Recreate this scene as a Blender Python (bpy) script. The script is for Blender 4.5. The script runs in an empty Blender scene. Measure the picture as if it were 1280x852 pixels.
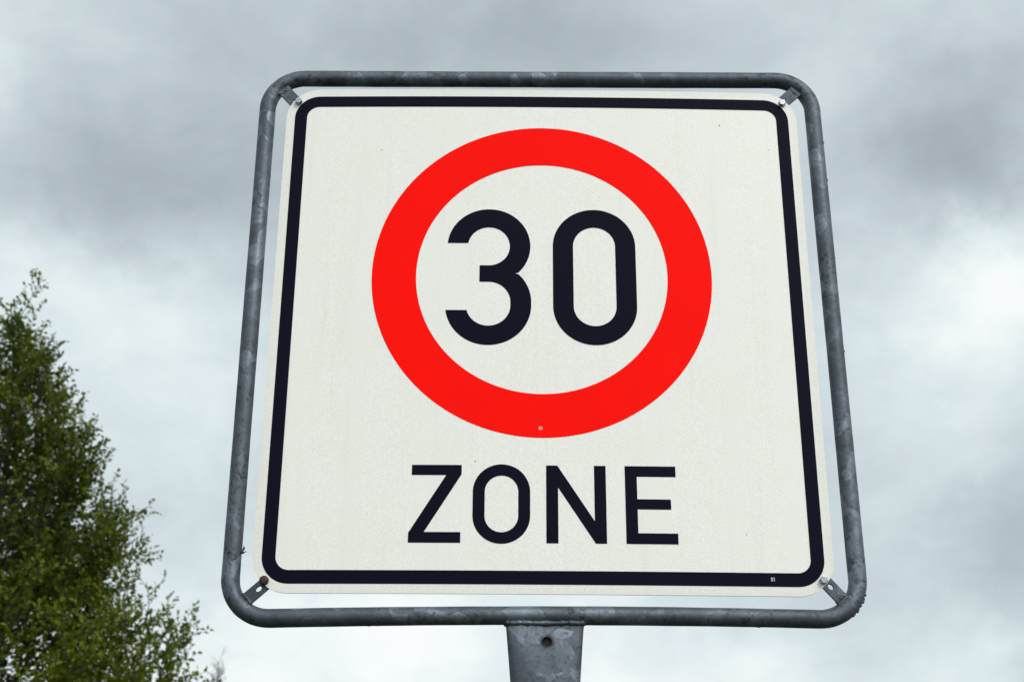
import bpy, bmesh, math, random
import numpy as np
from mathutils import Vector, Matrix

random.seed(7)
rng = np.random.default_rng(11)
scene = bpy.context.scene
col = scene.collection
R = math.radians
H = 2.45            # height of the sign's centre above the ground (m)

# ------------------------------------------------------------------ helpers
def tag(o, label=None, cat=None, group=None, kind=None):
    if label: o['label'] = label
    if cat: o['category'] = cat
    if group: o['group'] = group
    if kind: o['kind'] = kind
    return o

def empty(name, loc):
    o = bpy.data.objects.new(name, None)
    o.empty_display_size = 0.1
    o.location = loc
    col.objects.link(o)
    return o

def link(name, me, mat, parent=None, smooth=False):
    o = bpy.data.objects.new(name, me)
    col.objects.link(o)
    if mat: me.materials.append(mat)
    if parent: o.parent = parent
    if smooth:
        for p in me.polygons: p.use_smooth = True
    return o

def from_bm(name, bm, mat, parent=None, smooth=False):
    me = bpy.data.meshes.new(name)
    bm.normal_update()
    bm.to_mesh(me); bm.free()
    return link(name, me, mat, parent, smooth)

class N:
    """tiny node-tree helper"""
    def __init__(s, tree): s.t = tree
    def n(s, typ, ins=None, **kw):
        nd = s.t.nodes.new(typ)
        for k, v in kw.items(): setattr(nd, k, v)
        for k, v in (ins or {}).items(): s.set(nd, k, v)
        return nd
    def set(s, nd, k, v):
        if isinstance(v, bpy.types.NodeSocket): s.t.links.new(v, nd.inputs[k])
        else: nd.inputs[k].default_value = v
    def m(s, op, a, b=None, c=None, clamp=False):
        ins = {0: a}
        if b is not None: ins[1] = b
        if c is not None: ins[2] = c
        nd = s.n('ShaderNodeMath', ins, operation=op); nd.use_clamp = clamp
        return nd.outputs[0]
    def v(s, op, a, b=None, out=0):
        ins = {0: a}
        if b is not None: ins[1] = b
        return s.n('ShaderNodeVectorMath', ins, operation=op).outputs[out]
    def ramp(s, fac, stops, interp='LINEAR'):
        nd = s.n('ShaderNodeValToRGB', {0: fac})
        nd.color_ramp.interpolation = interp
        e = nd.color_ramp.elements
        while len(e) < len(stops): e.new(0.5)
        for el, (p, c) in zip(e, stops):
            el.position = p
            el.color = (c, c, c, 1) if isinstance(c, (int, float)) else (*c, 1)
        return nd.outputs[0]
    def mix(s, fac, a, b, mode='MIX'):
        nd = s.n('ShaderNodeMix', data_type='RGBA', blend_type=mode)
        for i, v in ((0, fac), (6, a), (7, b)):
            if isinstance(v, tuple) and len(v) == 3: v = (*v, 1)
            s.set(nd, i, v)
        return nd.outputs[2]
    def noise(s, vec, scale, detail=3, rough=.55, dist=0):
        return s.n('ShaderNodeTexNoise', {'Vector': vec, 'Scale': scale, 'Detail': detail,
                   'Roughness': rough, 'Distortion': dist})

def material(name):
    m = bpy.data.materials.new(name); m.use_nodes = True
    nt = m.node_tree; b = nt.nodes['Principled BSDF']
    return m, N(nt), b

# ------------------------------------------------------------------ materials
def galvanised(name, base=1.0, pit=0.5, hole=None, wear=0.5):
    m, k, b = material(name)
    co = k.n('ShaderNodeTexCoord').outputs['Object']
    warp = k.noise(co, 22, 2)
    wv = k.v('SCALE', k.v('SUBTRACT', warp.outputs['Color'], (.5, .5, .5)))
    wv.node.inputs['Scale'].default_value = 0.035
    vec = k.v('ADD', co, wv)
    vo = k.n('ShaderNodeTexVoronoi', {'Vector': vec, 'Scale': 34.0, 'Randomness': 1.0})
    cell = k.n('ShaderNodeSeparateColor', {0: vo.outputs['Color']}).outputs[0]
    vo2 = k.n('ShaderNodeTexVoronoi', {'Vector': vec, 'Scale': 110.0})
    cell2 = k.n('ShaderNodeSeparateColor', {0: vo2.outputs['Color']}).outputs[0]
    big = k.noise(co, 9, 4, .6).outputs[0]
    fine = k.noise(co, 260, 3, .6).outputs[0]
    patch = k.ramp(cell, [(0, .0), (.55, .1), (.72, .55), (1, 1)])
    f = k.m('ADD', k.m('MULTIPLY', patch, .20), k.m('MULTIPLY', cell2, .10))
    f = k.m('ADD', f, k.m('MULTIPLY', big, .58))
    f = k.m('ADD', f, k.m('MULTIPLY', fine, .30))
    c = k.ramp(f, [(.20, (.030*base, .036*base, .046*base)), (.55, (.100*base, .112*base, .131*base)),
                   (.95, (.27*base, .30*base, .335*base))])
    # dark weather stains and pits
    st = k.noise(co, 85, 5, .7, 1.2).outputs[0]
    stm = k.ramp(st, [(.54, 0), (.63, 1)])
    area = k.ramp(k.noise(co, 5, 3).outputs[0], [(.42, .12), (.60, 1)])
    stm = k.m('MULTIPLY', k.m('MULTIPLY', stm, area), pit)
    c = k.mix(stm, c, (.018, .018, .020))
    if hole:
        d = k.v('DISTANCE', k.v('MULTIPLY', co, (1, .12, 1)), (hole[0], hole[1]*.12, hole[2]), out='Value')
        dn = k.m('ADD', d, k.m('MULTIPLY', k.m('SUBTRACT', k.noise(co, 240, 4).outputs[0], .5), .010))
        c = k.mix(k.ramp(dn, [(.0085, 1), (.0120, 0)]), c, (.007, .005, .004))  # rusty rim, plus the bore's inner shade put into the colour
    k.set(b, 'Base Color', c)
    k.set(b, 'Metallic', .72 if not hole else k.m('MULTIPLY', k.ramp(dn, [(.0075, 0), (.0095, 1)]), .72))
    k.set(b, 'Roughness', k.m('ADD', k.m('MULTIPLY', k.m('SUBTRACT', 1.0, patch), .14), .44))
    bp = k.n('ShaderNodeBump', {'Strength': .35, 'Distance': .0012,
             'Height': k.m('ADD', k.m('MULTIPLY', big, 1.0), k.m('MULTIPLY', fine, .35))})
    k.set(b, 'Normal', bp.outputs[0])
    return m

def sheeting():
    m, k, b = material('white_reflective_sheeting')
    co = k.n('ShaderNodeTexCoord').outputs['Object']
    g1 = k.noise(co, 520, 2, .7).outputs[0]
    g2 = k.noise(co, 1300, 1, .5).outputs[0]
    g3 = k.noise(co, 14, 4, .6).outputs[0]
    z = k.n('ShaderNodeSeparateXYZ', {0: co}).outputs[2]
    val = k.m('ADD', k.m('MULTIPLY', k.m('SUBTRACT', g1, .5), .46), k.m('MULTIPLY', k.m('SUBTRACT', g2, .5), .25))
    val = k.m('ADD', val, k.m('MULTIPLY', k.m('SUBTRACT', g3, .5), .05))
    val = k.m('ADD', val, 1.0)
    basec = k.mix(k.ramp(g3, [(.35, 0), (.65, 1)]), (.795, .752, .682), (.785, .750, .694))
    c = k.v('SCALE', basec); k.set(c.node, 'Scale', val)
    # coloured sparkle of the glass beads
    sp = k.noise(co, 800, 1).outputs['Color']
    c = k.mix(.10, c, sp, 'OVERLAY')
    # dirt specks: a few isolated dark flecks
    def specks(scale, r, keep, seed):
        vo = k.n('ShaderNodeTexVoronoi', {'Vector': k.v('ADD', co, (seed, seed*.7, seed*1.3)), 'Scale': scale})
        hit = k.m('LESS_THAN', k.m('ADD', vo.outputs['Distance'], k.m('MULTIPLY', k.m('SUBTRACT', g1, .5), r*1.2)), r)
        return k.m('MULTIPLY', hit, k.m('GREATER_THAN', k.n('ShaderNodeSeparateColor', {0: vo.outputs['Color']}).outputs[0], keep))
    s = k.m('MAXIMUM', specks(38, .055, .90, 3.1), specks(16, .028, .72, 1.7))
    c = k.mix(k.m('MULTIPLY', s, .8), c, (.06, .05, .04))
    # faint rain streaks, and grime gathering toward the rim
    stv = k.n('ShaderNodeMapping', {'Vector': co, 'Scale': (60, 60, 2.2)}).outputs[0]
    stk = k.ramp(k.noise(stv, 1, 4, .65).outputs[0], [(.52, 0), (.75, 1)])
    c = k.mix(k.m('MULTIPLY', stk, .10), c, (.42, .39, .31))
    ex = k.m('ABSOLUTE', k.n('ShaderNodeSeparateXYZ', {0: co}).outputs[0])
    rim = k.ramp(k.m('MAXIMUM', ex, k.m('ABSOLUTE', k.m('SUBTRACT', z, H))), [(.385, 0), (.42, 1)])
    c = k.mix(k.m('MULTIPLY', rim, k.m('MULTIPLY_ADD', g3, .22, .02)), c, (.36, .32, .24))
    k.set(b, 'Base Color', c)
    k.set(b, 'Roughness', .42)
    k.set(b, 'Specular IOR Level', .35)
    return m

def print_mat(name, base, var, rough=.42, spec=.3):
    m, k, b = material(name)
    co = k.n('ShaderNodeTexCoord').outputs['Object']
    g = k.noise(co, 700, 2, .6).outputs[0]
    h = k.noise(co, 12, 3).outputs[0]
    val = k.m('ADD', 1.0, k.m('ADD', k.m('MULTIPLY', k.m('SUBTRACT', g, .5), var), k.m('MULTIPLY', k.m('SUBTRACT', h, .5), .12)))
    c = k.n('ShaderNodeVectorMath', {0: base, 'Scale': val}, operation='SCALE').outputs[0]
    vo = k.n('ShaderNodeTexVoronoi', {'Vector': co, 'Scale': 30})
    hit = k.m('MULTIPLY', k.m('LESS_THAN', vo.outputs['Distance'], .035),
              k.m('GREATER_THAN', k.n('ShaderNodeSeparateColor', {0: vo.outputs['Color']}).outputs[0], .88))
    c = k.mix(k.m('MULTIPLY', hit, .6), c, (.03, .025, .022))
    k.set(b, 'Base Color', c); k.set(b, 'Roughness', rough); k.set(b, 'Specular IOR Level', spec)
    return m

def simple(name, c, rough=.5, metal=0, nscale=300, var=.4):
    m, k, b = material(name)
    co = k.n('ShaderNodeTexCoord').outputs['Object']
    g = k.noise(co, nscale, 3).outputs[0]
    val = k.m('ADD', 1 - var/2, k.m('MULTIPLY', g, var))
    k.set(b, 'Base Color', k.n('ShaderNodeVectorMath', {0: c, 'Scale': val}, operation='SCALE').outputs[0])
    k.set(b, 'Roughness', rough); k.set(b, 'Metallic', metal)
    return m

M_tube = galvanised('galvanised_tube', .94, .85)
M_lug = galvanised('galvanised_lug', .75, .5)
M_weld = galvanised('weld_metal', .75, .8)
M_white = sheeting()
M_edge = simple('sheet_aluminium_edge', (.28, .28, .28), .5, .6)
M_black = print_mat('blue_black_print', (.0034, .0036, .0110), .5, .6, .05)
M_red = print_mat('red_print', (.99, .0050, .0022), .14, .55, .035)
M_zinc = simple('zinc_bolt', (.30, .31, .32), .34, .8, 400, .6)
M_rust = simple('red_brown_cap', (.028, .0045, .0045), .6, 0, 500, .6)
M_dark = simple('dark_tuft', (.022, .020, .018), .8)
M_letter = simple('white_print', (.50, .50, .48), .5)

# ------------------------------------------------------------------ the sign
# sign-local frame in millimetres: x right, z up from the sign's centre, y away from the camera
BASE = Vector((0, 0.012, 0))
BOW, PROLL = 6.2, 0.00502
def bow(x): return -BOW*(1-(x/420.0)**2)
def P2W(x, z, dy=0.0):          # panel plane (slightly bowed and slightly turned in its frame)
    X = x*math.cos(PROLL)+z*math.sin(PROLL); Z = -x*math.sin(PROLL)+z*math.cos(PROLL)
    return Vector((X/1000, (bow(x)+dy)/1000, Z/1000+H)) - BASE
def F2W(x, y, z): return Vector((x/1000, y/1000, z/1000+H)) - BASE

sign = empty('traffic_sign', BASE)
tag(sign, 'square white 30 ZONE sign with red ring, in a grey galvanised tube frame on post', 'traffic sign')

def rrect(hx, hz, r, n=10, cx=0, cz=0):
    pts = []
    for (sx, sz, a0) in ((1, 1, 0), (-1, 1, 90), (-1, -1, 180), (1, -1, 270)):
        for i in range(n+1):
            a = R(a0+90*i/n)
            pts.append((cx+sx*(hx-r)+r*math.cos(a), cz+sz*(hz-r)+r*math.sin(a)))
    return pts
def circ(cx, cz, r, n=160): return [(cx+r*math.cos(2*math.pi*i/n), cz+r*math.sin(2*math.pi*i/n)) for i in range(n)]

def cut_x(bm, step=20):
    for x in range(-420+step, 420, step):
        bmesh.ops.bisect_plane(bm, geom=bm.verts[:]+bm.edges[:]+bm.faces[:], dist=1e-5,
                               plane_co=(x, 0, 0), plane_no=(1, 0, 0))
def poly_bm(polys):
    bm = bmesh.new()
    for pts in polys:
        f = bm.faces.new([bm.verts.new((x, 0, z)) for x, z in pts])
    bm.normal_update()
    bmesh.ops.triangulate(bm, faces=bm.faces[:], ngon_method='EAR_CLIP')
    return bm
def ring_bm(outer, inner):
    bm = bmesh.new(); n = len(outer)
    a = [bm.verts.new((x, 0, z)) for x, z in outer]; b = [bm.verts.new((x, 0, z)) for x, z in inner]
    for i in range(n):
        j = (i+1) % n
        bm.faces.new((a[i], a[j], b[j], b[i]))
    return bm
def sheet(name, bm, mat, parent, dy=-0.35):
    cut_x(bm)
    for v in bm.verts: v.co = P2W(v.co.x, v.co.z, dy)
    bm.normal_update()
    for f in bm.faces:
        if f.normal.y > 0: f.normal_flip()
    return from_bm(name, bm, mat, parent)

# panel: bowed aluminium sheet, white face, bare edges and back
bm = bmesh.new()
bm.faces.new([bm.verts.new((x, 0, z)) for x, z in rrect(420, 420, 54, 14)])
cut_x(bm)
for f in bm.faces:
    if f.normal.y > 0: f.normal_flip()
bm.normal_update()
front = bm.faces[:]
for f in front:
    if f.normal.y > 0: f.normal_flip()
ret = bmesh.ops.extrude_face_region(bm, geom=front, use_keep_orig=True)
newv = {v for v in ret['geom'] if isinstance(v, bmesh.types.BMVert)}
for v in bm.verts:
    v.co = P2W(v.co.x, v.co.z, 2.6 if v in newv else 0.0)
bmesh.ops.recalc_face_normals(bm, faces=bm.faces[:])
for f in bm.faces: f.material_index = 0 if f.normal.y < -.5 else 1
panel = from_bm('sign_panel', bm, M_white, sign); panel.data.materials.append(M_edge)

O, W = 13.75, 19.93
sheet('border_stripe', ring_bm(rrect(420-O, 420-O, 40, 12), rrect(420-O-W, 420-O-W, 20, 12)), M_black, panel)
CZ, CX = 80.1, -.8
sheet('red_ring', ring_bm(circ(CX, CZ, 266.2), circ(CX, CZ, 196.8)), M_red, panel)

# numeral 3
def arc(cx, cz, r, a0, a1, n=40): return [(cx+r*math.cos(R(a0+(a1-a0)*i/n)), cz+r*math.sin(R(a0+(a1-a0)*i/n))) for i in range(n+1)]
ux, uz, uR, ur = -84.2, 131.0, 65.4, 33.0
lx, lz, lR, lr = -84.2, 29.4, 66.7, 34.4
t_hi, t_lo = 136.2, 21.0
a_u = math.degrees(math.asin((t_hi-uz)/uR)); a_ui = math.degrees(math.asin((t_hi-uz)/ur))
a_l = math.degrees(math.asin((t_lo-lz)/lR)); a_li = math.degrees(math.asin((t_lo-lz)/lr))
notch = (-42.6, 84.0)
p3 = []
p3 += arc(ux, uz, uR, 180-a_u, -44.5)                       # outer upper bowl, left tip over the top to the notch
p3 += [notch]
p3 += arc(lx, 35.0, lR, 45, 0, 20)                        # outer lower bowl, right shoulder
p3 += arc(lx, lz, lR, 0, -180-a_l)[0:]                    # round the bottom to the left tip
p3 += [(x, z) for x, z in arc(lx, lz, lr, -180-a_li, 0)]  # inner lower bowl
p3 += arc(lx, 34.8, lr, 0, 90, 20)
p3 += [(-98.5, 69.2), (-98.5, 97.6), (-84.2, 97.6)]
p3 += arc(ux, 130.6, ur, -90, 0, 24)[1:] + arc(ux, uz, ur, 0, 180-a_ui, 40)[1:]
n3 = sheet('numeral', poly_bm([p3]), M_black, panel); tag(n3, 'blue-black numeral 3')
def stadium(cx, top, bot, r, n=40):
    return arc(cx, top-r, r, 0, 180, n) + arc(cx, bot+r, r, 180, 360, n)
n0 = sheet('numeral', ring_bm(stadium(81.7, 196.6, -36.4, 65.2), stadium(81.7, 164.8, -4.6, 33.2)), M_black, panel)
tag(n0, 'blue-black numeral 0')

# ZONE
zt, zb = -228.8, -346.1
gl = {
 'Z': poly_bm([[(-193.6, zt), (-120.1, zt), (-120.1, -243.2), (-173.4, -330.1), (-120.2, -330.1), (-120.2, zb),
                (-196.0, zb), (-196.0, -331.3), (-142.8, -244.4), (-193.6, -244.4)]]),
 'O': ring_bm(stadium(-61.1, -227.5, -347.2, 42.1), stadium(-61.0, -244.9, -330.1, 24.6)),
 'N': poly_bm([[(4.5, zt), (21.1, zt), (75.2, -312.7), (75.2, zt), (92.4, zt), (92.4, zb), (76.2, zb),
                (22.0, -262.4), (22.0, zb), (4.5, zb)]]),
 'E': poly_bm([[(120.5, zt), (195.6, zt), (195.6, -245.0), (138.1, -245.0), (138.1, -279.1), (187.3, -279.1),
                (187.3, -294.5), (138.1, -294.5), (138.1, -330.0), (196.0, -330.0), (196.0, zb), (120.5, zb)]]),
}
for ch in 'ZONE':
    o = sheet('letter', gl[ch], M_black, panel); tag(o, 'blue-black letter ' + ch)

# tiny white 81 test marks: in the red ring and in the lower border
def mark81(cx, cz, s):
    bm = bmesh.new()
    def addring(o, i):
        a = [bm.verts.new((x, 0, z)) for x, z in o]; b = [bm.verts.new((x, 0, z)) for x, z in i]
        for q in range(len(a)):
            w = (q+1) % len(a); bm.faces.new((a[q], a[w], b[w], b[q]))
    h = s
    for zc in (h*.25, -h*.25):
        addring(circ(cx-h*.28, cz+zc, h*.27, 16), circ(cx-h*.28, cz+zc, h*.13, 16))
    bm.faces.new([bm.verts.new((cx+dx*h, 0, cz+dz*h)) for dx, dz in ((.24, -.5), (.40, -.5), (.40, .5), (.28, .5), (.12, .34), (.12, .22), (.24, .30))])
    return bm
for (x, z, s) in ((329.8, -395.7, 5.6), (-3.3, -171.1, 5.4)):
    o = sheet('test_mark', mark81(x, z, s), M_letter, panel, -.7)
    tag(o, 'tiny white 81 printed in the ' + ('black border' if x > 0 else 'red ring'))

# ---- frame: one bent tube
FX, FT, FB, FY, TR, CR = 452.9, 451.6, 452.9, 11.9, 13.3, 60.0
path = []
def seg(p, q, n): return [(p[0]+(q[0]-p[0])*i/n, p[1]+(q[1]-p[1])*i/n) for i in range(n)]
path += seg((FX, -FB+CR), (FX, FT-CR), 30) + arc(FX-CR, FT-CR, CR, 0, 90, 16)[:-1]
path += seg((FX-CR, FT), (-FX+CR, FT), 30) + arc(-FX+CR, FT-CR, CR, 90, 180, 16)[:-1]
path += seg((-FX, FT-CR), (-FX, -FB+CR), 30) + arc(-FX+CR, -FB+CR, CR, 180, 270, 16)[:-1]
path += seg((-FX+CR, -FB), (FX-CR, -FB), 30) + arc(FX-CR, -FB+CR, CR, 270, 360, 16)[:-1]
path = [(x, z + (6.0*max(0, 1-(x/FX)**2) if z < -FB+CR else 0)*(1 if z < -FB+1 else max(0, (-FB+CR-z)/CR))) for x, z in path]
bm = bmesh.new(); rings = []; SEG = 28; n = len(path)
for i, (x, z) in enumerate(path):
    a, b = path[i-1], path[(i+1) % n]
    t = Vector((b[0]-a[0], 0, b[1]-a[1])).normalized(); nn = Vector((t.z, 0, -t.x))
    rr = TR*(1+.010*math.sin(i*.37)+.006*math.sin(i*1.7))
    ring = []
    for s in range(SEG):
        th = 2*math.pi*s/SEG
        q = Vector((x, FY, z)) + nn*(rr*math.cos(th)) + Vector((0, rr*math.sin(th), 0))
        ring.append(bm.verts.new(F2W(*q)))
    rings.append(ring)
for i in range(n):
    a, b = rings[i], rings[(i+1) % n]
    for s in range(SEG):
        w = (s+1) % SEG; bm.faces.new((a[s], a[w], b[w], b[s]))
# zinc drips on the outer side of the lower right bend and a few elsewhere
def drip(x, y, z, r, st=(1, 1, 1)):
    bmesh.ops.create_icosphere(bm, subdivisions=2, radius=1.0,
        matrix=Matrix.Translation(F2W(x, y, z)) @ Matrix.Diagonal((r*st[0]/1000, r*st[1]/1000, r*st[2]/1000, 1)))
for i in range(16):
    a = R(random.uniform(-50, -12)); rr = CR+TR-.2
    drip(FX-CR+rr*math.cos(a), FY-random.uniform(-3, 8), -FB+CR+rr*math.sin(a), random.uniform(.9, 2.0), (1, 1.4, 1.2))
for x in (-250, -238, 305, 120): drip(x, FY-2, -FB+6*(1-(x/FX)**2)-TR, random.uniform(.8, 1.5), (2, 1, .9))
for z in (330, 260, 120, -40): drip(FX+TR-.3, FY-4, z, random.uniform(.6, 1.2), (.8, 1, 2))
bmesh.ops.recalc_face_normals(bm, faces=bm.faces[:])
frame = from_bm('frame', bm, M_tube, sign, True)

# ---- four mounting lugs, each with its welded foot
def plate(half_w, s0, s1, hole_s, hole_r, y0, y1, org, dirv):
    """plate running along dirv from s0 to s1 (mm), with an optional slot hole"""
    d = Vector(dirv).normalized(); pvec = Vector((-d.y, d.x))
    N_ = 64
    def W_(s, t, y):
        q = Vector(org) + d*s + pvec*t
        return F2W(q.x, y, q.y)
    cs = hole_s if hole_s is not None else (s0+s1)/2
    outer, inner = [], []
    corners = []
    for i in range(N_):
        a = 2*math.pi*i/N_+.001; ca, sa = math.cos(a), math.sin(a)
        ks = ((s1-cs)/ca if ca > 0 else (s0-cs)/ca); kt = half_w/abs(sa)
        kk = min(ks, kt); outer.append((cs+kk*ca, kk*sa))
        inner.append((cs+hole_r*1.25*ca, hole_r*.85*sa))
    bm = bmesh.new()
    L = [[bm.verts.new(W_(s, t, y)) for s, t in ring] for y in (y0, y1) for ring in (outer, inner)]
    of, inf, ob, inb = L
    for i in range(N_):
        j = (i+1) % N_
        for q in ((of[i], of[j], inf[j], inf[i]), (ob[i], inb[i], inb[j], ob[j]), (of[i], ob[i], ob[j], of[j]), (inf[i], inf[j], inb[j], inb[i])):
            bm.faces.new(q)
    bmesh.ops.recalc_face_normals(bm, faces=bm.faces[:])
    return bm
def bead(pts, r0, closed):
    """a weld bead: an uneven tube along the joint"""
    bm = bmesh.new(); n_ = len(pts); rows = []
    for i in range(n_):
        a = pts[i-1] if (closed or i > 0) else pts[0]; b = pts[(i+1) % n_] if (closed or i < n_-1) else pts[-1]
        t = (b-a).normalized(); u = t.cross(Vector((.1, 1, .15))).normalized(); w_ = t.cross(u)
        rr = r0*(1+.22*math.sin(i*1.9)*math.sin(i*.7+1)+random.uniform(-.10, .10))
        if not closed and i in (0, n_-1): rr *= .45
        rows.append([bm.verts.new(pts[i]+u*rr*math.cos(q*math.pi/5)+w_*rr*math.sin(q*math.pi/5)) for q in range(10)])
    for i in range(n_ if closed else n_-1):
        a, b = rows[i], rows[(i+1) % n_]
        for q in range(10): bm.faces.new((a[q], a[(q+1) % 10], b[(q+1) % 10], b[q]))
    if not closed: bm.faces.new(rows[0]); bm.faces.new(rows[-1])
    bmesh.ops.recalc_face_normals(bm, faces=bm.faces[:])
    return bm
BOLTS = [(-401.7, 396.1), (398.1, 399.8), (-400.0, -402.0), (402.5, -396.6)]
for (bx, bz) in BOLTS:
    X, Z = bx*1.0, bz*1.0
    sx, sz = math.copysign(1, bx), math.copysign(1, bz)
    dirv = (sx*(435-abs(X)+.0), sz*(434-abs(Z)))
    hw = 9.6 if sz < 0 else 10.4
    hs, hr = (13.2, 3.7) if sz < 0 else (9.0, 2.6)
    lug = from_bm('mounting_lug', plate(hw, -11, 44, hs, hr, 3.4, 7.6, (X, Z), dirv), M_lug, frame)
    bv = lug.modifiers.new('bevel', 'BEVEL'); bv.width = .0006; bv.segments = 2; bv.limit_method = 'ANGLE'
    # weld bead where the lug meets the tube
    d = Vector(dirv).normalized(); pv = Vector((-d.y, d.x)); pts_ = []
    for i in range(15):
        t = -hw-1.2+(2*hw+2.4)*i/14
        c0 = Vector((X, Z)) + d*(34.2+.012*t*t) + pv*t
        pts_.append(F2W(c0.x, 4.6+.012*t*t, c0.y))
    bm = bead(pts_, .0026, False)
    from_bm('weld_seam', bm, M_weld, frame, True)

# ---- bolts through the panel's corners
def hex_bolt(x, z):
    bm = bmesh.new(); y = bow(x)
    prof = [(6.2, 0.0), (6.2, -6.0), (5.3, -6.9), (0, -6.9)]
    rows = []
    rot0 = random.uniform(0, 1)
    for r_, yy in prof[:3]:
        rows.append([bm.verts.new(P2W(x+r_*math.cos(rot0+i*math.pi/3), z+r_*math.sin(rot0+i*math.pi/3), yy)) for i in range(6)])
    for a, b in zip(rows, rows[1:]):
        for i in range(6): bm.faces.new((a[i], a[(i+1) % 6], b[(i+1) % 6], b[i]))
    bm.faces.new(rows[-1])
    bmesh.ops.recalc_face_normals(bm, faces=bm.faces[:])
    o = from_bm('bolt', bm, M_zinc, sign)
    bv = o.modifiers.new('bevel', 'BEVEL'); bv.width = .0004; bv.segments = 2; bv.limit_method = 'ANGLE'
    return o
def cap_bolt(x, z):
    bm = bmesh.new(); rows = []
    for r_, yy in ((6.7, 0), (6.7, -3.6), (6.2, -4.9), (5.2, -5.5), (2.5, -5.9)):
        rows.append([bm.verts.new(P2W(x+r_*math.cos(i*math.pi/14), z+r_*math.sin(i*math.pi/14), yy)) for i in range(28)])
    for a, b in zip(rows, rows[1:]):
        for i in range(28): bm.faces.new((a[i], a[(i+1) % 28], b[(i+1) % 28], b[i]))
    bm.faces.new(rows[-1])
    bmesh.ops.recalc_face_normals(bm, faces=bm.faces[:])
    return from_bm('bolt', bm, M_rust, sign, True)
for i, (x, z) in enumerate(BOLTS):
    if i == 2: tag(cap_bolt(x, z), 'rusty red-brown round bolt head')
    else: hex_bolt(x, z)

# ---- post: round tube pressed flat at its top, with a drilled hole
HOLE = (2.4, -486.6)
M_post = galvanised('galvanised_post', 1.0, .55, hole=tuple(F2W(HOLE[0], -2.0, HOLE[1])))
zs = [-457.5, -459, -461, -464] + [-466-260*(i/28)**1.2 for i in range(1, 29)] + [-1200, -1800, -H*1000-300]
bm = bmesh.new(); rows = []; NS = 56
for z in zs:
    t = min(1, max(0, (-466-z)/260)); q = 1-(1-t)**1.25
    hw, hd, ex = 55.2-17.2*q, 11.5+26.5*q, 3.4-1.4*q
    if z > -465: hw += {-457.5: 4.6, -459: 3.2, -461: 1.5, -464: .3}[z]
    row = []
    for s in range(NS):
        a = 2*math.pi*s/NS; c_, s_ = math.cos(a), math.sin(a)
        row.append(bm.verts.new(F2W(hw*math.copysign(abs(c_)**(2/ex), c_), FY+hd*math.copysign(abs(s_)**(2/ex), s_), z)))
    rows.append(row)
for a, b in zip(rows, rows[1:]):
    for s in range(NS):
        w = (s+1) % NS; bm.faces.new((a[s], a[w], b[w], b[s]))
bm.faces.new(rows[0]); bm.faces.new(rows[-1])
bmesh.ops.recalc_face_normals(bm, faces=bm.faces[:])
me = bpy.data.meshes.new('post'); bm.to_mesh(me); bm.free()
tmp = bpy.data.objects.new('post_raw', me); col.objects.link(tmp)
bm = bmesh.new()
bmesh.ops.create_cone(bm, cap_ends=True, segments=32, radius1=.0072, radius2=.0072, depth=.026,
    matrix=Matrix.Translation(F2W(HOLE[0], -6.0, HOLE[1])) @ Matrix.Rotation(math.pi/2, 4, 'X'))
mc = bpy.data.meshes.new('drill'); bm.to_mesh(mc); bm.free()
cut = bpy.data.objects.new('drill', mc); col.objects.link(cut)
bo = tmp.modifiers.new('b', 'BOOLEAN'); bo.operation = 'DIFFERENCE'; bo.object = cut; bo.solver = 'EXACT'
dg = bpy.context.evaluated_depsgraph_get(); dg.update()
pm = bpy.data.meshes.new_from_object(tmp.evaluated_get(dg))
bpy.data.objects.remove(tmp); bpy.data.objects.remove(cut)
pm.name = 'post'
pm.materials.clear()
post = link('post', pm, M_post, sign)
for p in pm.polygons: p.use_smooth = len(p.vertices) <= 4
if hasattr(pm, 'set_sharp_from_angle'): pm.set_sharp_from_angle(angle=R(40))
# weld bead round the joint of post and frame
bead_pts = []
for i in range(120):
    a = 2*math.pi*i/120; c_, s_ = math.cos(a), math.sin(a); ex = 3.2
    x = 57.0*math.copysign(abs(c_)**(2/ex), c_); y = FY+11.6*math.copysign(abs(s_)**(2/ex), s_)
    bead_pts.append(F2W(x, y, -459.6+(2.6*((abs(x)-40)/17)**2 if abs(x) > 40 else 0)+.5*math.sin(i*.33)))
bm = bead(bead_pts, .0036, True)
from_bm('weld_seam', bm, M_weld, post, True)

# ---- dark tuft caught on the inner side of the left upright
bm = bmesh.new()
def wisp(p0, p1, p2, r):
    prev = None
    for i in range(7):
        t = i/6; q = Vector(p0)*(1-t)**2+Vector(p1)*2*t*(1-t)+Vector(p2)*t*t
        rr = r*(1-t)**.7+.15
        ring = [bm.verts.new(Vector((q.x+rr*math.cos(a), q.y+rr*math.sin(a)*.6, q.z+rr*.5*math.cos(a)))/1000) for a in (0, 1.57, 3.14, 4.71)]
        if prev:
            for s in range(4): bm.faces.new((prev[s], prev[(s+1) % 4], ring[(s+1) % 4], ring[s]))
        prev = ring
for k in range(5): wisp((-1.5, 0, 0), (1.0+k*.3, -1, 4), (1.6+k*.5, -2+k*.6, 10-k*.9), 1.3)
for k in range(4): wisp((-1.5, 0, -.3), (4, -1, .5), (7.5-k*.6, -2+k, 3.6-k*.9), 1.2)
bmesh.ops.create_icosphere(bm, subdivisions=2, radius=1, matrix=Matrix.Diagonal((.0032, .0024, .0020, 1)))
tuft = from_bm('dark_tuft', bm, M_dark, None, True)
tuft.location = F2W(-437.8, 8.0, -357.0)+BASE
tag(tuft, 'tiny dark feathery tuft stuck to the inner side of the left frame tube', 'tuft')

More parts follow.
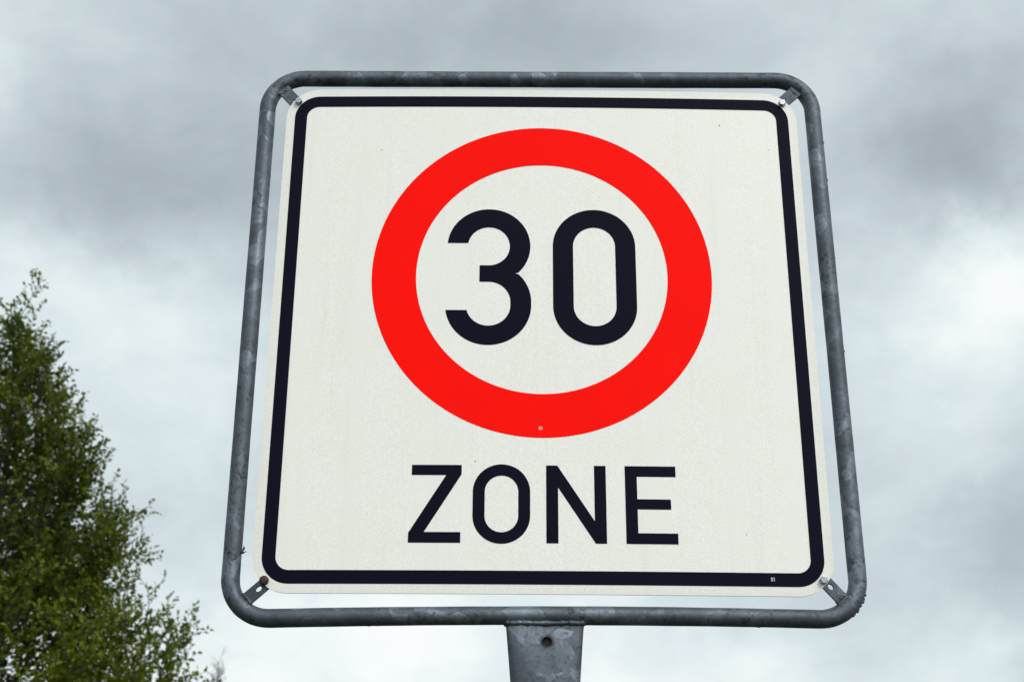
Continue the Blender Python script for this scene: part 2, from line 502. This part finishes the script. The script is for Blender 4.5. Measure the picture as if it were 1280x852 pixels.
# ------------------------------------------------------------------ trees
def leaf_material(name, dark, light, trans):
    m, k, b = material(name)
    at = k.n('ShaderNodeAttribute', attribute_name='tone').outputs['Fac']
    c = k.ramp(at, [(0, dark), (.6, tuple((a+2*b_)/3 for a, b_ in zip(dark, light))), (1, light)])
    k.set(b, 'Base Color', c); k.set(b, 'Roughness', .55); k.set(b, 'Specular IOR Level', .14)
    tr = k.n('ShaderNodeBsdfTranslucent', {'Color': k.mix(1.0, c, (1.4, 1.5, .5), 'MULTIPLY')})
    ms = k.n('ShaderNodeMixShader', {0: trans, 1: b.outputs[0], 2: tr.outputs[0]})
    out = [x for x in k.t.nodes if x.type == 'OUTPUT_MATERIAL'][0]
    k.t.links.new(ms.outputs[0], out.inputs[0])
    return m
def bark_material(name, c):
    m, k, b = material(name)
    co = k.n('ShaderNodeTexCoord').outputs['Object']
    st = k.n('ShaderNodeMapping', {'Vector': co, 'Scale': (30, 30, 6)}).outputs[0]
    g = k.noise(st, 1, 5, .7).outputs[0]
    k.set(b, 'Base Color', k.ramp(g, [(.3, tuple(x*.4 for x in c)), (.7, c)])); k.set(b, 'Roughness', .85)
    bp = k.n('ShaderNodeBump', {'Strength': .6, 'Distance': .01, 'Height': g}); k.set(b, 'Normal', bp.outputs[0])
    return m

def mesh_np(name, verts, faces, mat, parent, tone=None, smooth=False):
    me = bpy.data.meshes.new(name)
    verts = np.asarray(verts, np.float32); faces = np.asarray(faces, np.int32)
    me.vertices.add(len(verts)); me.vertices.foreach_set('co', verts.ravel())
    k = faces.shape[1]
    me.loops.add(faces.size); me.loops.foreach_set('vertex_index', faces.ravel())
    me.polygons.add(len(faces)); me.polygons.foreach_set('loop_start', np.arange(0, faces.size, k, dtype=np.int32))
    me.update(calc_edges=True)
    if tone is not None:
        a = me.attributes.new('tone', 'FLOAT', 'POINT'); a.data.foreach_set('value', np.asarray(tone, np.float32))
    me.validate()
    return link(name, me, mat, parent, smooth)

class Tubes:
    def __init__(s): s.v = []; s.f = []; s.n = 0
    def add(s, pts, r0, r1, sides):
        pts = np.asarray(pts, float); n = len(pts)
        d = np.gradient(pts, axis=0); d /= np.linalg.norm(d, axis=1)[:, None]+1e-9
        ref = np.array([.3, .2, 1.0]) if abs(d[0, 2]) < .9 else np.array([1.0, .1, 0])
        u = np.cross(d, ref); u /= np.linalg.norm(u, axis=1)[:, None]; w = np.cross(d, u)
        rr = np.linspace(r0, r1, n)
        a = np.arange(sides)*2*math.pi/sides
        ring = pts[:, None]+rr[:, None, None]*(np.cos(a)[None, :, None]*u[:, None]+np.sin(a)[None, :, None]*w[:, None])
        s.v.append(ring.reshape(-1, 3))
        i = np.arange(n-1)[:, None]*sides; j = np.arange(sides)[None]; j2 = (j+1) % sides
        f = np.stack([i+j, i+j2, i+sides+j2, i+sides+j], -1).reshape(-1, 4)+s.n
        s.f.append(f); s.n += n*sides
    def build(s, name, mat, parent): return mesh_np(name, np.concatenate(s.v), np.concatenate(s.f), mat, parent, None, True)

def unit(v): return v/np.linalg.norm(v)
def curve(p0, d0, L, n, up, wob, r):
    """polyline that starts along d0 and bends upward"""
    pts = [np.array(p0, float)]; d = unit(np.array(d0, float)); st = L/n
    for i in range(n):
        d = unit(d+np.array([0, 0, up/n])+r.normal(0, wob, 3)); pts.append(pts[-1]+d*st)
    return np.array(pts)
def at(pts, t):
    q = t*(len(pts)-1); i = min(int(q), len(pts)-2); f = q-i
    return pts[i]*(1-f)+pts[i+1]*f, unit(pts[i+1]-pts[i])

def make_tree(root, Ht, profile, zmin, n_limb, gap, leaf, seed, lmat, bmat, trunk_r, lean, shoot=(.16, .36), leafstep=.024, slope=(28, 52), thin=1.0):
    r = np.random.default_rng(seed)
    tk = np.stack([lean[0]*np.linspace(0, 1, 26)**1.5+.05*np.sin(np.linspace(0, 9, 26)), lean[1]*np.linspace(0, 1, 26)**1.5+.04*np.cos(np.linspace(0, 7, 26))-.04, np.linspace(0, Ht-.35, 26)], -1)
    T = Tubes(); T.add(tk, trunk_r, .008, 12)
    B = Tubes(); lp = []; ld = []; lt = []
    def trunk_at(z): return np.array([np.interp(z, tk[:, 2], tk[:, 0]), np.interp(z, tk[:, 2], tk[:, 1]), z])
    def leaves(pts, L, tone):
        n = max(2, int(L/leafstep))
        for q in range(n):
            t = (q+.6)/n
            p, d = at(pts, min(t, .999)); lp.append(p); ld.append(d); lt.append(tone)
    def shoots(pts, L, tone, t0=.15):
        n = max(2, int(L/gap))
        for q in range(n):
            t = t0+(1-t0)*(q+r.uniform(.2, .9))/n
            p, d = at(pts, min(t, .99))
            o = r.normal(0, 1, 3); o -= d*(o@d); o = unit(o)
            l = r.uniform(*shoot)*(1.15-.45*t)
            sp = curve(p, d*.55+o*.8+np.array([0, 0, .25]), l, 3, .55, .08, r)
            B.add(sp, .0032*thin, .0012*thin, 3); leaves(sp, l, tone+r.normal(0, .10))
        leaves(pts[len(pts)//2:], L*.5, tone)
    az = r.uniform(0, 6.28)
    zs_ = np.sort(zmin+(Ht-.8-zmin)*(np.arange(n_limb)+r.uniform(0, 1, n_limb))/n_limb)
    for z in zs_:
        az += 2.39996+r.normal(0, .35)
        s = R(r.uniform(*slope)+14*max(0, (z-Ht+2.5)/2.5))
        dirv = np.array([math.cos(az)*math.cos(s), math.sin(az)*math.cos(s), math.sin(s)])
        L = .3
        for _ in range(40):
            zt = z+L*math.sin(s)*1.08
            if L*math.cos(s) > profile(Ht-zt): break
            L += .06
        L = max(.3, L*r.uniform(.86, 1.08))
        p0 = trunk_at(z); pts = curve(p0, dirv, L, 8, .22, .07, r)
        B.add(pts, max(.007, .013*L)*thin, .003, 5)
        tone0 = r.normal(.5, .16)
        n2 = max(2, int(L/.125))
        for q in range(n2):
            t = .18+.82*(q+r.uniform(.1, .9))/n2
            p, d = at(pts, min(t, .98))
            o = r.normal(0, 1, 3); o[2] *= .6; o -= d*(o@d); o = unit(o)
            l2 = (.28+.42*r.random())*(1.15-.55*t)*min(1.2, .55+L*.35)
            s2 = curve(p, d*.6+o*.8+np.array([0, 0, .12]), l2, 4, .4, .08, r)
            B.add(s2, .0055*thin, .002*thin, 4); shoots(s2, l2, tone0+r.normal(0, .08))
        shoots(pts[4:], L*.5, tone0)
    for q in range(3):                                            # leaders at the very top
        p = trunk_at(Ht-.45-.25*q); a = q*2.1+.6
        ll = (.75, .6, .5)[q]
        s2 = curve(p, (math.cos(a)*.35, math.sin(a)*.35, 1), ll, 5, .3, .04, r)
        B.add(s2, .006*thin, .002*thin, 4); shoots(s2, ll*.8, .55, .2)
    trunk = T.build('trunk', bmat, root)
    B.build('branches', bmat, root)
    lp = np.array(lp); ld = np.array(ld); n = len(lp)
    out = r.normal(0, 1, (n, 3)); out -= ld*(out*ld).sum(1)[:, None]; out /= np.linalg.norm(out, axis=1)[:, None]
    ax = ld*.55+out*.8+np.array([0, 0, .10]); ax /= np.linalg.norm(ax, axis=1)[:, None]
    nr = r.normal(0, 1, (n, 3))+np.array([0, 0, .9]); side = np.cross(ax, nr); side /= np.linalg.norm(side, axis=1)[:, None]
    nr = np.cross(side, ax)
    L = r.uniform(*leaf, n)[:, None]; w = L*r.uniform(.27, .38, (n, 1))
    base = lp+out*.004
    v = np.stack([base, base+ax*L*.45+side*w+nr*w*.35, base+ax*L+nr*L*-.08, base+ax*L*.45-side*w+nr*w*.35], 1)
    f = np.arange(n)[:, None]*4
    faces = np.concatenate([np.concatenate([f, f+1, f+2], 1), np.concatenate([f, f+2, f+3], 1)])
    tone = np.clip(np.array(lt)+r.normal(0, .12, n), 0, 1)
    mesh_np('crown', v.reshape(-1, 3), faces, lmat, root, np.repeat(tone, 4))
    print('tree leaves', n)

bark = bark_material('bark', (.050, .042, .033))
tree = empty('broadleaf_tree', (-5.05, 12.05, 0))
tag(tree, 'dense conical green broadleaf tree left of the sign, with small spring leaves', 'tree')
def prof(d):
    return float(np.interp(d, [0, .5, 1.0, 1.5, 2.0, 2.7, 3.6, 4.3, 5.6, 6.8], [.05, .18, .42, .66, .90, 1.26, 1.64, 2.02, 2.5, 1.7]))
make_tree(tree, 8.0, prof, 1.6, 100, .080, (.044, .070), 42,
          leaf_material('spring_leaf', (.0055, .015, .001), (.140, .170, .007), .27), bark, .11, (-.5, .1), shoot=(.18, .44), leafstep=.028)

far = empty('slender_tree', (-11.32, 53.05, 0))
tag(far, 'pale thin-crowned distant tree, only its tip showing to the right of the large tree', 'tree')
def prof2(d): return float(np.interp(d, [0, 1, 2.5, 5, 8, 9.5], [.05, .28, .6, 1.3, 1.7, 1.0]))
make_tree(far, 10.95, prof2, 2.0, 60, .22, (.03, .05), 9,
          leaf_material('haze_pale_leaf', (.10, .12, .07), (.18, .20, .11), .4), bark_material('haze_pale_bark', (.16, .15, .14)), .10, (0, 0),  # paleness of distance haze and blur put into leaf and bark colour
          shoot=(.2, .45), leafstep=.07, slope=(45, 65), thin=1.6)

# ------------------------------------------------------------------ ground and road
m, k, b = material('meadow_grass')
co = k.n('ShaderNodeTexCoord').outputs['Object']
g = k.noise(co, 6, 6, .7).outputs[0]; g2 = k.noise(co, .35, 4).outputs[0]
k.set(b, 'Base Color', k.ramp(k.m('ADD', k.m('MULTIPLY', g, .6), k.m('MULTIPLY', g2, .4)), [(.3, (.018, .026, .008)), (.7, (.050, .062, .018))]))
k.set(b, 'Roughness', .9)
M_ground = m
bm = bmesh.new(); bmesh.ops.create_grid(bm, x_segments=40, y_segments=40, size=1500)
ground = from_bm('ground', bm, M_ground); tag(ground, kind='structure')
m, k, b = material('asphalt')
co = k.n('ShaderNodeTexCoord').outputs['Object']
g = k.noise(co, 90, 4, .7).outputs[0]
k.set(b, 'Base Color', k.ramp(g, [(.3, (.025, .025, .026)), (.7, (.058, .057, .056))])); k.set(b, 'Roughness', .85)
bm = bmesh.new()
bm.faces.new([bm.verts.new(p) for p in ((.9, -80, .004), (7.2, -80, .004), (7.2, 120, .004), (.9, 120, .004))])
road = from_bm('road', bm, m); tag(road, kind='structure')
# concrete kerb along the road's near side
bm = bmesh.new()
for i in range(0, 190):
    y = -75+i
    bmesh.ops.create_cube(bm, size=1, matrix=Matrix.Translation((.82, y+.5, .045)) @ Matrix.Diagonal((.15, .992, .15, 1)))
kerb = from_bm('kerb', bm, simple('concrete', (.28, .27, .25), .85, 0, 40, .5)); tag(kerb, kind='structure')

# ------------------------------------------------------------------ sky, sun
SUN_AZ, SUN_EL = R(148), R(42)     # azimuth from +Y clockwise: behind the camera, a little to the right
sdir = Vector((math.sin(SUN_AZ)*math.cos(SUN_EL), math.cos(SUN_AZ)*math.cos(SUN_EL), math.sin(SUN_EL)))
w = bpy.data.worlds.new('World'); scene.world = w; w.use_nodes = True
k = N(w.node_tree)
for nd in list(w.node_tree.nodes): w.node_tree.nodes.remove(nd)
gen = k.n('ShaderNodeTexCoord').outputs['Generated']
dirn = k.v('NORMALIZE', gen)
xyz = k.n('ShaderNodeSeparateXYZ', {0: dirn}).outputs
azr = k.m('ARCTAN2', xyz[0], xyz[1]); elr = k.m('ARCSINE', xyz[2])
deg = 180/math.pi
ae = k.n('ShaderNodeCombineXYZ', {0: k.m('MULTIPLY', azr, deg), 1: k.m('MULTIPLY', elr, deg), 2: 0.0}).outputs[0]
# cloud deck: direction projected on a layer overhead
zz = k.m('MAXIMUM', k.m('ADD', xyz[2], .16), .05)
deck = k.n('ShaderNodeCombineXYZ', {0: k.m('DIVIDE', xyz[0], zz), 1: k.m('DIVIDE', xyz[1], zz), 2: 3.7}).outputs[0]
wn = k.noise(dirn, 5.0, 5, .6).outputs['Color']
wn2 = k.noise(dirn, 15.0, 6, .62).outputs['Color']
def centred(c, s):
    v = k.v('SUBTRACT', c, (.5, .5, .5)); o = k.v('SCALE', v); o.node.inputs['Scale'].default_value = s; return o
ae2 = k.v('ADD', ae, k.v('MULTIPLY', k.v('ADD', centred(wn, 7.0), centred(wn2, 4.5)), (1, 1, 0)))
BL = [(21.4, 23.0, 55.1), (-2.3, 10.1, 37.9), (8.9, 9.7, 3.7), (-17.9, 22.2, 23.8), (-10.7, 9.3, 34.0), (20.8, 28.3, -38.0), (-15.9, 28.0, -23.6), (0.4, 35.4, -24.6), (4.3, 8.7, 37.3), (-13.0, 17.5, 16.6), (18.1, 8.3, 30.1), (-16.3, 9.1, 28.8), (-5.2, 35.3, -26.0), (1.7, 15.0, 23.3), (17.9, 19.4, 9.4), (20.5, 13.6, -39.9), (-5.9, 9.6, 26.7), (4.3, 34.4, -19.6), (-4.5, 16.6, 17.4), (-11.6, 28.7, -20.3), (-12.9, 34.4, -13.0), (-23.2, 30.6, 26.2), (-20.8, 28.2, -35.2), (-21.5, 24.3, 32.0), (-13.5, 22.0, 11.3), (-19.1, 17.0, 11.3), (16.6, 24.7, 10.8), (1.8, 23.3, 9.6), (6.4, 28.1, -9.2), (7.7, 18.1, 9.0), (16.2, 33.4, 8.0), (9.8, 34.7, -8.9), (19.3, 15.4, 25.6), (10.4, 8.5, 33.2)]
acc = None
for a, e, amp in BL:
    d = k.v('SUBTRACT', ae2, (a, e, 0))
    q = k.v('DOT_PRODUCT', d, d, out='Value')
    gss = k.m('POWER', math.e, k.m('MULTIPLY', q, -1/3.4**2))
    acc = k.m('MULTIPLY_ADD', gss, amp, acc if acc is not None else 207.0)
fb = k.noise(k.v('MULTIPLY', dirn, (1, 1, 1.8)), 5.5, 9, .60, .35).outputs[0]
fb2 = k.noise(k.v('MULTIPLY', dirn, (1, 1, 1.6)), 17, 7, .62, .6).outputs[0]
lum = k.m('ADD', acc, k.m('ADD', k.m('MULTIPLY', k.m('SUBTRACT', fb, .5), 34.0), k.m('MULTIPLY', k.m('SUBTRACT', fb2, .5), 24.0)))
hz = k.ramp(k.m('MULTIPLY', elr, 1/R(9)), [(0, 1), (1, 0)])
lum = k.m('ADD', lum, k.m('MULTIPLY', hz, 22.0))
def lin(c): return tuple(((x/255+.055)/1.055)**2.4 if x > 10 else x/255/12.92 for x in c)
cloud = k.ramp(k.m('MULTIPLY', lum, 1/255), [(.40, lin((92, 104, 112))), (.60, lin((152, 163, 168))), (.70, lin((174, 186, 191))),
              (.80, lin((197, 209, 214))), (.90, lin((223, 235, 238))), (.97, lin((243, 250, 250))), (1, lin((251, 254, 254)))])
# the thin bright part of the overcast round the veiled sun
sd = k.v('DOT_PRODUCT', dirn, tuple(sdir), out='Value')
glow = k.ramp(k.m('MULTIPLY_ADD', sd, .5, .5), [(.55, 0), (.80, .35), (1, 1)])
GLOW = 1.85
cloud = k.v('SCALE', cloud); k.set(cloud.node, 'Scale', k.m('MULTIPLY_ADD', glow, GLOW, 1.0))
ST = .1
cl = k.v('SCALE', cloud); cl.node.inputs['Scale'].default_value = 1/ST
sky = k.n('ShaderNodeTexSky', sky_type='NISHITA', sun_disc=False, sun_elevation=SUN_EL, sun_rotation=SUN_AZ)
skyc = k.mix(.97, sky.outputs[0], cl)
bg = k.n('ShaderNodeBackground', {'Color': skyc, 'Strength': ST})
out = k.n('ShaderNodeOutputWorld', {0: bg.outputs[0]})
w.cycles.sampling_method = 'MANUAL'; w.cycles.sample_map_resolution = 512

sun = bpy.data.lights.new('sun', 'SUN'); sun.energy = 1.5; sun.angle = R(10); sun.color = (1, .965, .90)
so = bpy.data.objects.new('sun', sun); col.objects.link(so)
so.rotation_euler = (-sdir).to_track_quat('-Z', 'Y').to_euler()
so.location = (0, 0, 20)

# ------------------------------------------------------------------ camera
cam = bpy.data.cameras.new('camera'); co_ = bpy.data.objects.new('camera', cam); col.objects.link(co_)
cam.sensor_width = 36; cam.lens = 1715.92/1280*36
co_.location = (-.05948, -1.95216, H-.83267)
p_, y_, r_ = 0.391141, 0.006359, -0.000404
co_.matrix_world = Matrix.Translation(co_.location) @ Matrix.Rotation(-y_, 4, 'Z') @ Matrix.Rotation(math.pi/2+p_, 4, 'X') @ Matrix.Rotation(-r_, 4, 'Z')
cam.clip_start = .05; cam.clip_end = 5000
cam.dof.use_dof = True; cam.dof.focus_distance = 2.13; cam.dof.aperture_fstop = 11
scene.camera = co_

scene.view_settings.view_transform = 'Standard'; scene.view_settings.look = 'None'
scene.view_settings.exposure = 0; scene.view_settings.gamma = 1
scene.cycles.max_bounces = 8
